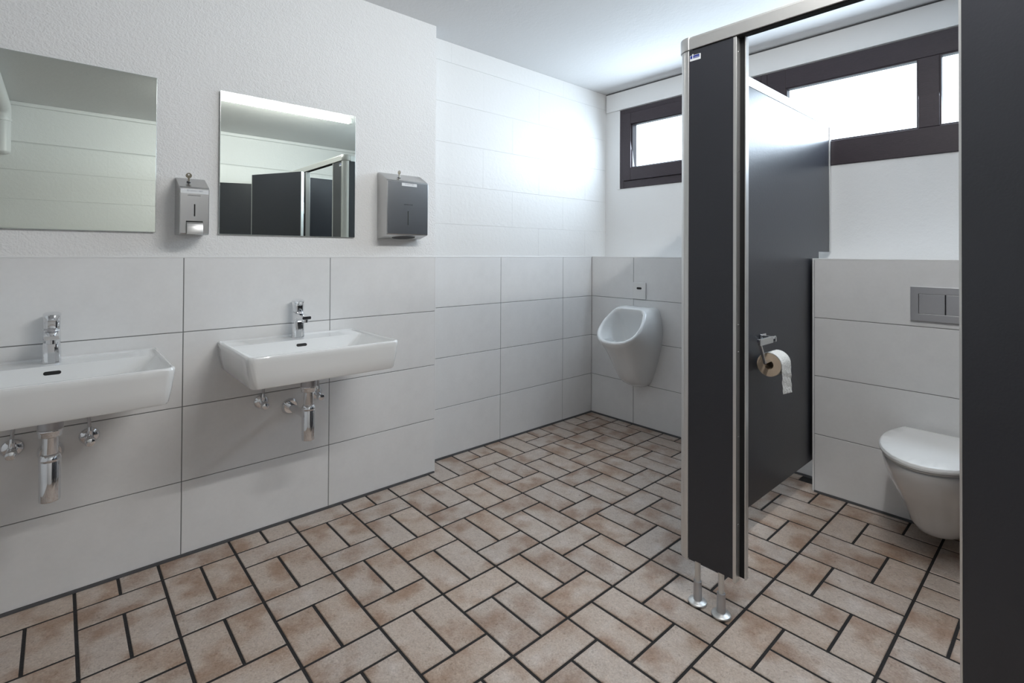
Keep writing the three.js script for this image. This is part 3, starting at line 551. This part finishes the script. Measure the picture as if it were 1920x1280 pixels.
function trap(z, label) {
  const x = D + 0.232, t = thing('bottle_trap', label, 'trap', [x, 0, z], 'chrome bottle traps');
  part('tailpiece', cyl(0.0315, 0.0315, [0, 0.662, 0], [0, 0.7305, 0], 36), M.satin, t);
  part('coupling_nut', lathe([[0, 0.637], [0.028, 0.637], [0.0295, 0.64], [0.0295, 0.651], [0.033, 0.653], [0.033, 0.659], [0.0315, 0.662], [0, 0.662]], 36), M.chrome, t);
  part('dip_pipe', cyl(0.0195, 0.0195, [0, 0.56, 0], [0, 0.64, 0], 32), M.chrome, t);
  part('trap_collar', lathe([[0, 0.583], [0.021, 0.583], [0.024, 0.58], [0.0275, 0.571], [0.0285, 0.566], [0.0275, 0.56], [0, 0.56]], 36), M.chrome, t);
  part('trap_cup', lathe([[0, 0.562], [0.0268, 0.562], [0.0268, 0.44], [0.0262, 0.436], [0.0245, 0.434], [0, 0.4335]], 40), M.chrome, t);
  const wp = part('waste_pipe', tube([[-0.012, 0.537, 0], [-0.06, 0.532, 0], [-0.12, 0.526, 0], [-0.228, 0.522, 0]], 0.0162, 30, 18), M.chrome, t);
  part('pipe_nut', cyl(0.021, 0.021, [-0.022, 0.536, 0], [-0.045, 0.5335, 0], 28), M.chrome, wp);
  part('wall_rosette', cyl(0.036, 0.028, [-0.2305, 0.522, 0], [-0.218, 0.522, 0], 40), M.chrome, t);
  part('popup_rod', strip([cyl(0.0028, 0.0028, [-0.02, 0.702, 0.02], [-0.05, 0.71, 0.075], 10), cyl(0.0024, 0.0024, [-0.044, 0.69, 0.064], [-0.044, 0.726, 0.064], 10), rspan(-0.056, -0.038, 0.704, 0.714, 0.058, 0.07, 0.002)]), M.chrome, t);
}
function valve(z, y, label, zHose) {
  const t = thing('angle_valve', label, 'valve', [D + 0.0006, y, z], 'chrome angle valves under the basins');
  const ro = lathe([[0, 0.014], [0.012, 0.0135], [0.022, 0.01], [0.0285, 0.004], [0.03, 0], [0, 0]], 36); ro.rotateZ(-Math.PI / 2); part('rosette', ro, M.chrome, t);
  const b = lathe([[0, 0.056], [0.009, 0.055], [0.012, 0.05], [0.012, 0.012], [0, 0.012]], 24); b.rotateZ(-Math.PI / 2); part('valve_body', b, M.chrome, t);
  part('handle', lathe([[0, 0.026], [0.013, 0.025], [0.0155, 0.021], [0.0165, 0.004], [0.014, 0], [0, 0]], 12).rotateZ(-Math.PI / 2), M.chrome, t, [0.046, -0.006, 0]);
  part('outlet_nut', strip([cyl(0.0085, 0.0085, [0.03, 0, 0], [0.03, 0.026, 0], 6), cyl(0.007, 0.006, [0.03, 0.026, 0], [0.03, 0.04, 0], 16)]), M.chrome, t);
  part('supply_hose', tube([[0.03, 0.035, 0], [0.031, 0.07, zHose * 0.1], [0.034, 0.115, zHose * 0.35], [0.036, 0.172, zHose * 0.6]], 0.0052, 20, 10), M.satin, t);
}
basin(2.3, 'white rectangular wash basin below the mirror that shows the cubicles');
basin(3.11, 'white rectangular wash basin at the left edge, nearest the viewer');
faucet(2.288, 'chrome single-lever tap on the basin beside the tile corner, spout seen sideways');
faucet(3.113, 'chrome single-lever tap on the nearest basin, spout facing the viewer');
trap(2.304, 'chrome bottle trap under the basin below the right mirror');
trap(3.112, 'chrome bottle trap under the nearest basin at left');
valve(2.426, 0.566, 'chrome angle valve left of the trap under the right basin', -0.01);
valve(2.186, 0.561, 'chrome angle valve right of the trap under the right basin', 0.02);
valve(3.209, 0.556, 'chrome angle valve left of the trap under the nearest basin', -0.03);
valve(3.008, 0.552, 'chrome angle valve right of the trap under the nearest basin', 0.03);

// ---------------------------------------------------------------- mirrors
function mirror(z0, z1, label, turn) {
  const zc = (z0 + z1) / 2, t = thing('wall_mirror', label, 'mirror', [0.1235, 0, zc], 'square wall mirrors'); z0 -= zc; z1 -= zc; t.rotation.y = turn;
  part('glass_sheet', rspan(0.006, 0.0108, 1.2985, 1.902, z0, z1, 0.0008), M.mirrorEdge, t);
  part('silvering', span(0.0107, 0.0112, 1.3, 1.9005, z0 + 0.0015, z1 - 0.0015), M.mirror, t);
  for (const y of [1.36, 1.84]) for (const z of [z0 + 0.08, z1 - 0.08]) part('wall_clip', rspan(0.0003, 0.007, y - 0.015, y + 0.015, z - 0.015, z + 0.015, 0.001), M.satin, t);
}
mirror(2.0, 2.598, 'square frameless mirror between the two dispensers, reflecting the cubicles', 0.0045);
mirror(2.817, 3.415, 'square frameless mirror at left edge reflecting a blank block wall', 0);

// ---------------------------------------------------------------- dispensers
function key(parent, x, y, z, turn) {
  const s = new THREE.Shape(); s.absarc(0, 0.021, 0.0105, 0, Math.PI * 2); const h = new THREE.Path(); h.absarc(0, 0.0245, 0.003, 0, Math.PI * 2, true); s.holes.push(h);
  const g = extrude(s, 0.002); g.translate(0, 0, -0.001); const st = span(-0.003, 0.003, -0.004, 0.012, -0.001, 0.001);
  const lock = lathe([[0, 0.002], [0.0075, 0.002], [0.0085, 0], [0, 0]], 20);
  const k = part('key', strip([g, st]), M.brass, parent, [x, y, z], [0, turn, 0]); part('lock', lock, M.satin, k, [0, -0.004, 0], [0, 0, -0.45]);
}
function sticker(parent, w, h, x, y, z, size) {
  const l = part('id_label', rspan(-w / 2, w / 2, -h / 2, h / 2, 0, 0.0005, 0.0002), M.labelWhite, parent, [x, y, z], [0, Math.PI / 2, 0]);
  part('label_number', text('ID-0000911881', size, fontR), M.inkGrey, l, [0, h * 0.16, 0.0003]);
}
{ // soap dispenser
  const w = 0.1, t = thing('soap_dispenser', 'narrow stainless steel soap dispenser with push lever and key', 'dispenser', [0.1238, 1.292, 2.703]);
  const prof = poly([[0, 0.006], [0.004, 0], [0.1, 0], [0.104, 0.004], [0.1065, 0.176], [0.1, 0.184], [0.026, 0.222], [0.016, 0.226], [0, 0.227]]);
  const g = extrude(prof, w - 0.003, { bevelEnabled: true, bevelSize: 0.0012, bevelThickness: 0.0015, bevelSegments: 2 }); g.translate(0, 0, -(w - 0.003) / 2);
  part('housing', toCreasedNormals(metreUV(g), 0.4), M.steel, t);
  const fr = new THREE.Shape(); [[-0.0475, 0.004], [-0.0285, 0.004], [-0.0285, 0.052], [0.0285, 0.052], [0.0285, 0.004], [0.0475, 0.004], [0.0475, 0.178], [-0.0475, 0.178]].forEach(([a, b], i) => i ? fr.lineTo(a, b) : fr.moveTo(a, b)); fr.closePath();
  const sl = new THREE.Path(); [[-0.0027, 0.07], [-0.0027, 0.118], [0.0027, 0.118], [0.0027, 0.07]].forEach(([a, b], i) => i ? sl.lineTo(a, b) : sl.moveTo(a, b)); sl.closePath(); fr.holes.push(sl);
  const fp = extrude(fr, 0.0012, { bevelEnabled: true, bevelSize: 0.0004, bevelThickness: 0.0004, bevelSegments: 1 });
  part('front_plate', metreUV(fp), M.steel, t, [0.1067, 0, 0], [0, Math.PI / 2, 0]);
  part('slot', span(0.1062, 0.107, 0.069, 0.119, -0.0035, 0.0035), M.black, t);
  part('recess', span(0.104, 0.1065, 0.003, 0.053, -0.029, 0.029), M.black, t);
  const pl = new THREE.Shape(); pl.moveTo(0.1, 0.048); pl.quadraticCurveTo(0.121, 0.046, 0.124, 0.03); pl.lineTo(0.121, 0.001); pl.lineTo(0.1, 0.001); pl.closePath();
  const pg = extrude(pl, 0.052, { curveSegments: 14, bevelEnabled: true, bevelSize: 0.0008, bevelThickness: 0.001, bevelSegments: 2 }); pg.translate(0, 0, -0.026);
  part('push_lever', toCreasedNormals(pg, 0.6), M.alu, t);
  sticker(t, 0.094, 0.0165, 0.1083, 0.1665, 0, 0.0058);
  part('maker_lettering', strip([text('Kimberly-Clark', 0.0038).translate(0.003, 0, 0), new THREE.TorusGeometry(0.0021, 0.0004, 6, 20).translate(-0.0195, 0, 0)]), M.ink, t, [0.1083, 0.151, 0.002], [0, Math.PI / 2, 0]);
  key(t, 0.055, 0.213, 0.012, Math.PI / 2 - 0.25);
}
{ // towel dispenser
  const w = 0.238, t = thing('towel_dispenser', 'wide stainless steel paper towel dispenser with a key on top', 'dispenser', [0.1238, 1.297, 1.757]);
  const prof = poly([[0, 0.004], [0.004, 0], [0.03, 0.002], [0.1, 0.02], [0.104, 0.024], [0.106, 0.287], [0.1, 0.296], [0.036, 0.332], [0.022, 0.338], [0, 0.339]]);
  const g = extrude(prof, w - 0.003, { bevelEnabled: true, bevelSize: 0.0012, bevelThickness: 0.0015, bevelSegments: 2 }); g.translate(0, 0, -(w - 0.003) / 2);
  part('housing', toCreasedNormals(metreUV(g), 0.4), M.steel, t);
  const fr = poly([[-w / 2 + 0.003, 0.024], [w / 2 - 0.003, 0.024], [w / 2 - 0.003, 0.289], [-w / 2 + 0.003, 0.289]]);
  const sl = new THREE.Path(); [[-0.0025, 0.07], [-0.0025, 0.142], [0.0025, 0.142], [0.0025, 0.07]].forEach(([a, b], i) => i ? sl.lineTo(a, b) : sl.moveTo(a, b)); sl.closePath(); fr.holes.push(sl);
  part('front_plate', metreUV(extrude(fr, 0.0012, { bevelEnabled: true, bevelSize: 0.0004, bevelThickness: 0.0004, bevelSegments: 1 })), M.steel, t, [0.1062, 0, 0], [0, Math.PI / 2, 0]);
  part('slot', span(0.1058, 0.1066, 0.068, 0.144, -0.0035, 0.0035), M.black, t);
  const ov = new THREE.CylinderGeometry(1, 1, 0.004, 40); ov.scale(0.03, 1, 0.066); part('towel_opening', ov, M.black, t, [0.06, 0.0085, 0], [0, 0, 0.2515]);
  const lip = new THREE.TorusGeometry(1, 0.03, 8, 48); lip.rotateX(Math.PI / 2); lip.scale(0.033, 0.06, 0.07); part('opening_lip', lip, M.alu, t, [0.06, 0.0075, 0], [0, 0, 0.2515]);
  sticker(t, 0.088, 0.0155, 0.1078, 0.277, -0.006, 0.0054);
  part('maker_lettering', strip([text('Kimberly-Clark', 0.0046).translate(0.003, 0, 0), new THREE.TorusGeometry(0.0024, 0.0004, 6, 20).translate(-0.023, 0, 0)]), M.ink, t, [0.1077, 0.174, 0], [0, Math.PI / 2, 0]);
  key(t, 0.066, 0.321, 0.03, 0.15);
}

// ---------------------------------------------------------------- ceiling lamp and pipe (seen in the mirrors)
{
  const t = thing('ceiling_lamp', 'lit fluorescent batten on the ceiling, seen in the right mirror', 'lamp', [2.2, 0, 1.69]);
  const h = 0.62;
  part('housing', rspan(-0.03, 0.03, 2.457, 2.4995, -h, h, 0.004), M.lampWhite, t);
  for (const s of [-1, 1]) part('lampholder', rspan(-0.016, 0.016, 2.41, 2.46, s * (h - 0.012) - 0.01, s * (h - 0.012) + 0.01, 0.003), M.lampWhite, t);
  part('fluorescent_tube', cyl(0.013, 0.013, [0, 2.428, -h + 0.02], [0, 2.428, h - 0.02], 24), M.tubeGlow, t);
  for (const [a, k] of [[-1.35, 1], [0, 0.5], [1.35, 1]]) { // the tube shines down and to both sides
    const l = new THREE.RectAreaLight(lin(0.985, 0.985, 0.97), TUBE * k, 0.026, 2 * h - 0.06); l.name = 'tube_light'; l.castShadow = true;
    l.position.set(Math.sin(a) * 0.016, 2.428 - Math.cos(a) * 0.016, 0); l.up.set(0, 0, 1); l.lookAt(Math.sin(a), 2.428 - Math.cos(a), 0); t.add(l);
  }
  const p = thing('ceiling_pipe', 'white ceiling pipe with a rounded drop end, at left mirror edge', 'pipe');
  const r = 0.055, g = tube([[1.7, 2.43, 3.46], [2.6, 2.43, 3.46], [3.5, 2.43, 3.46], [3.68, 2.42, 3.46], [3.72, 2.36, 3.46], [3.722, 2.2, 3.46], [3.722, 2.06, 3.46]], r, 80, 24);
  part('pipe', g, M.trim, p); const cap = new THREE.SphereGeometry(r, 24, 12); cap.scale(1, 0.6, 1); part('end_cap', cap, M.trim, p, [3.722, 2.06, 3.46]);
  part('collar', cyl(r + 0.005, r + 0.005, [3.722, 2.31, 3.46], [3.722, 2.33, 3.46], 28), M.trim, p);
}

renderer.render(scene, camera);
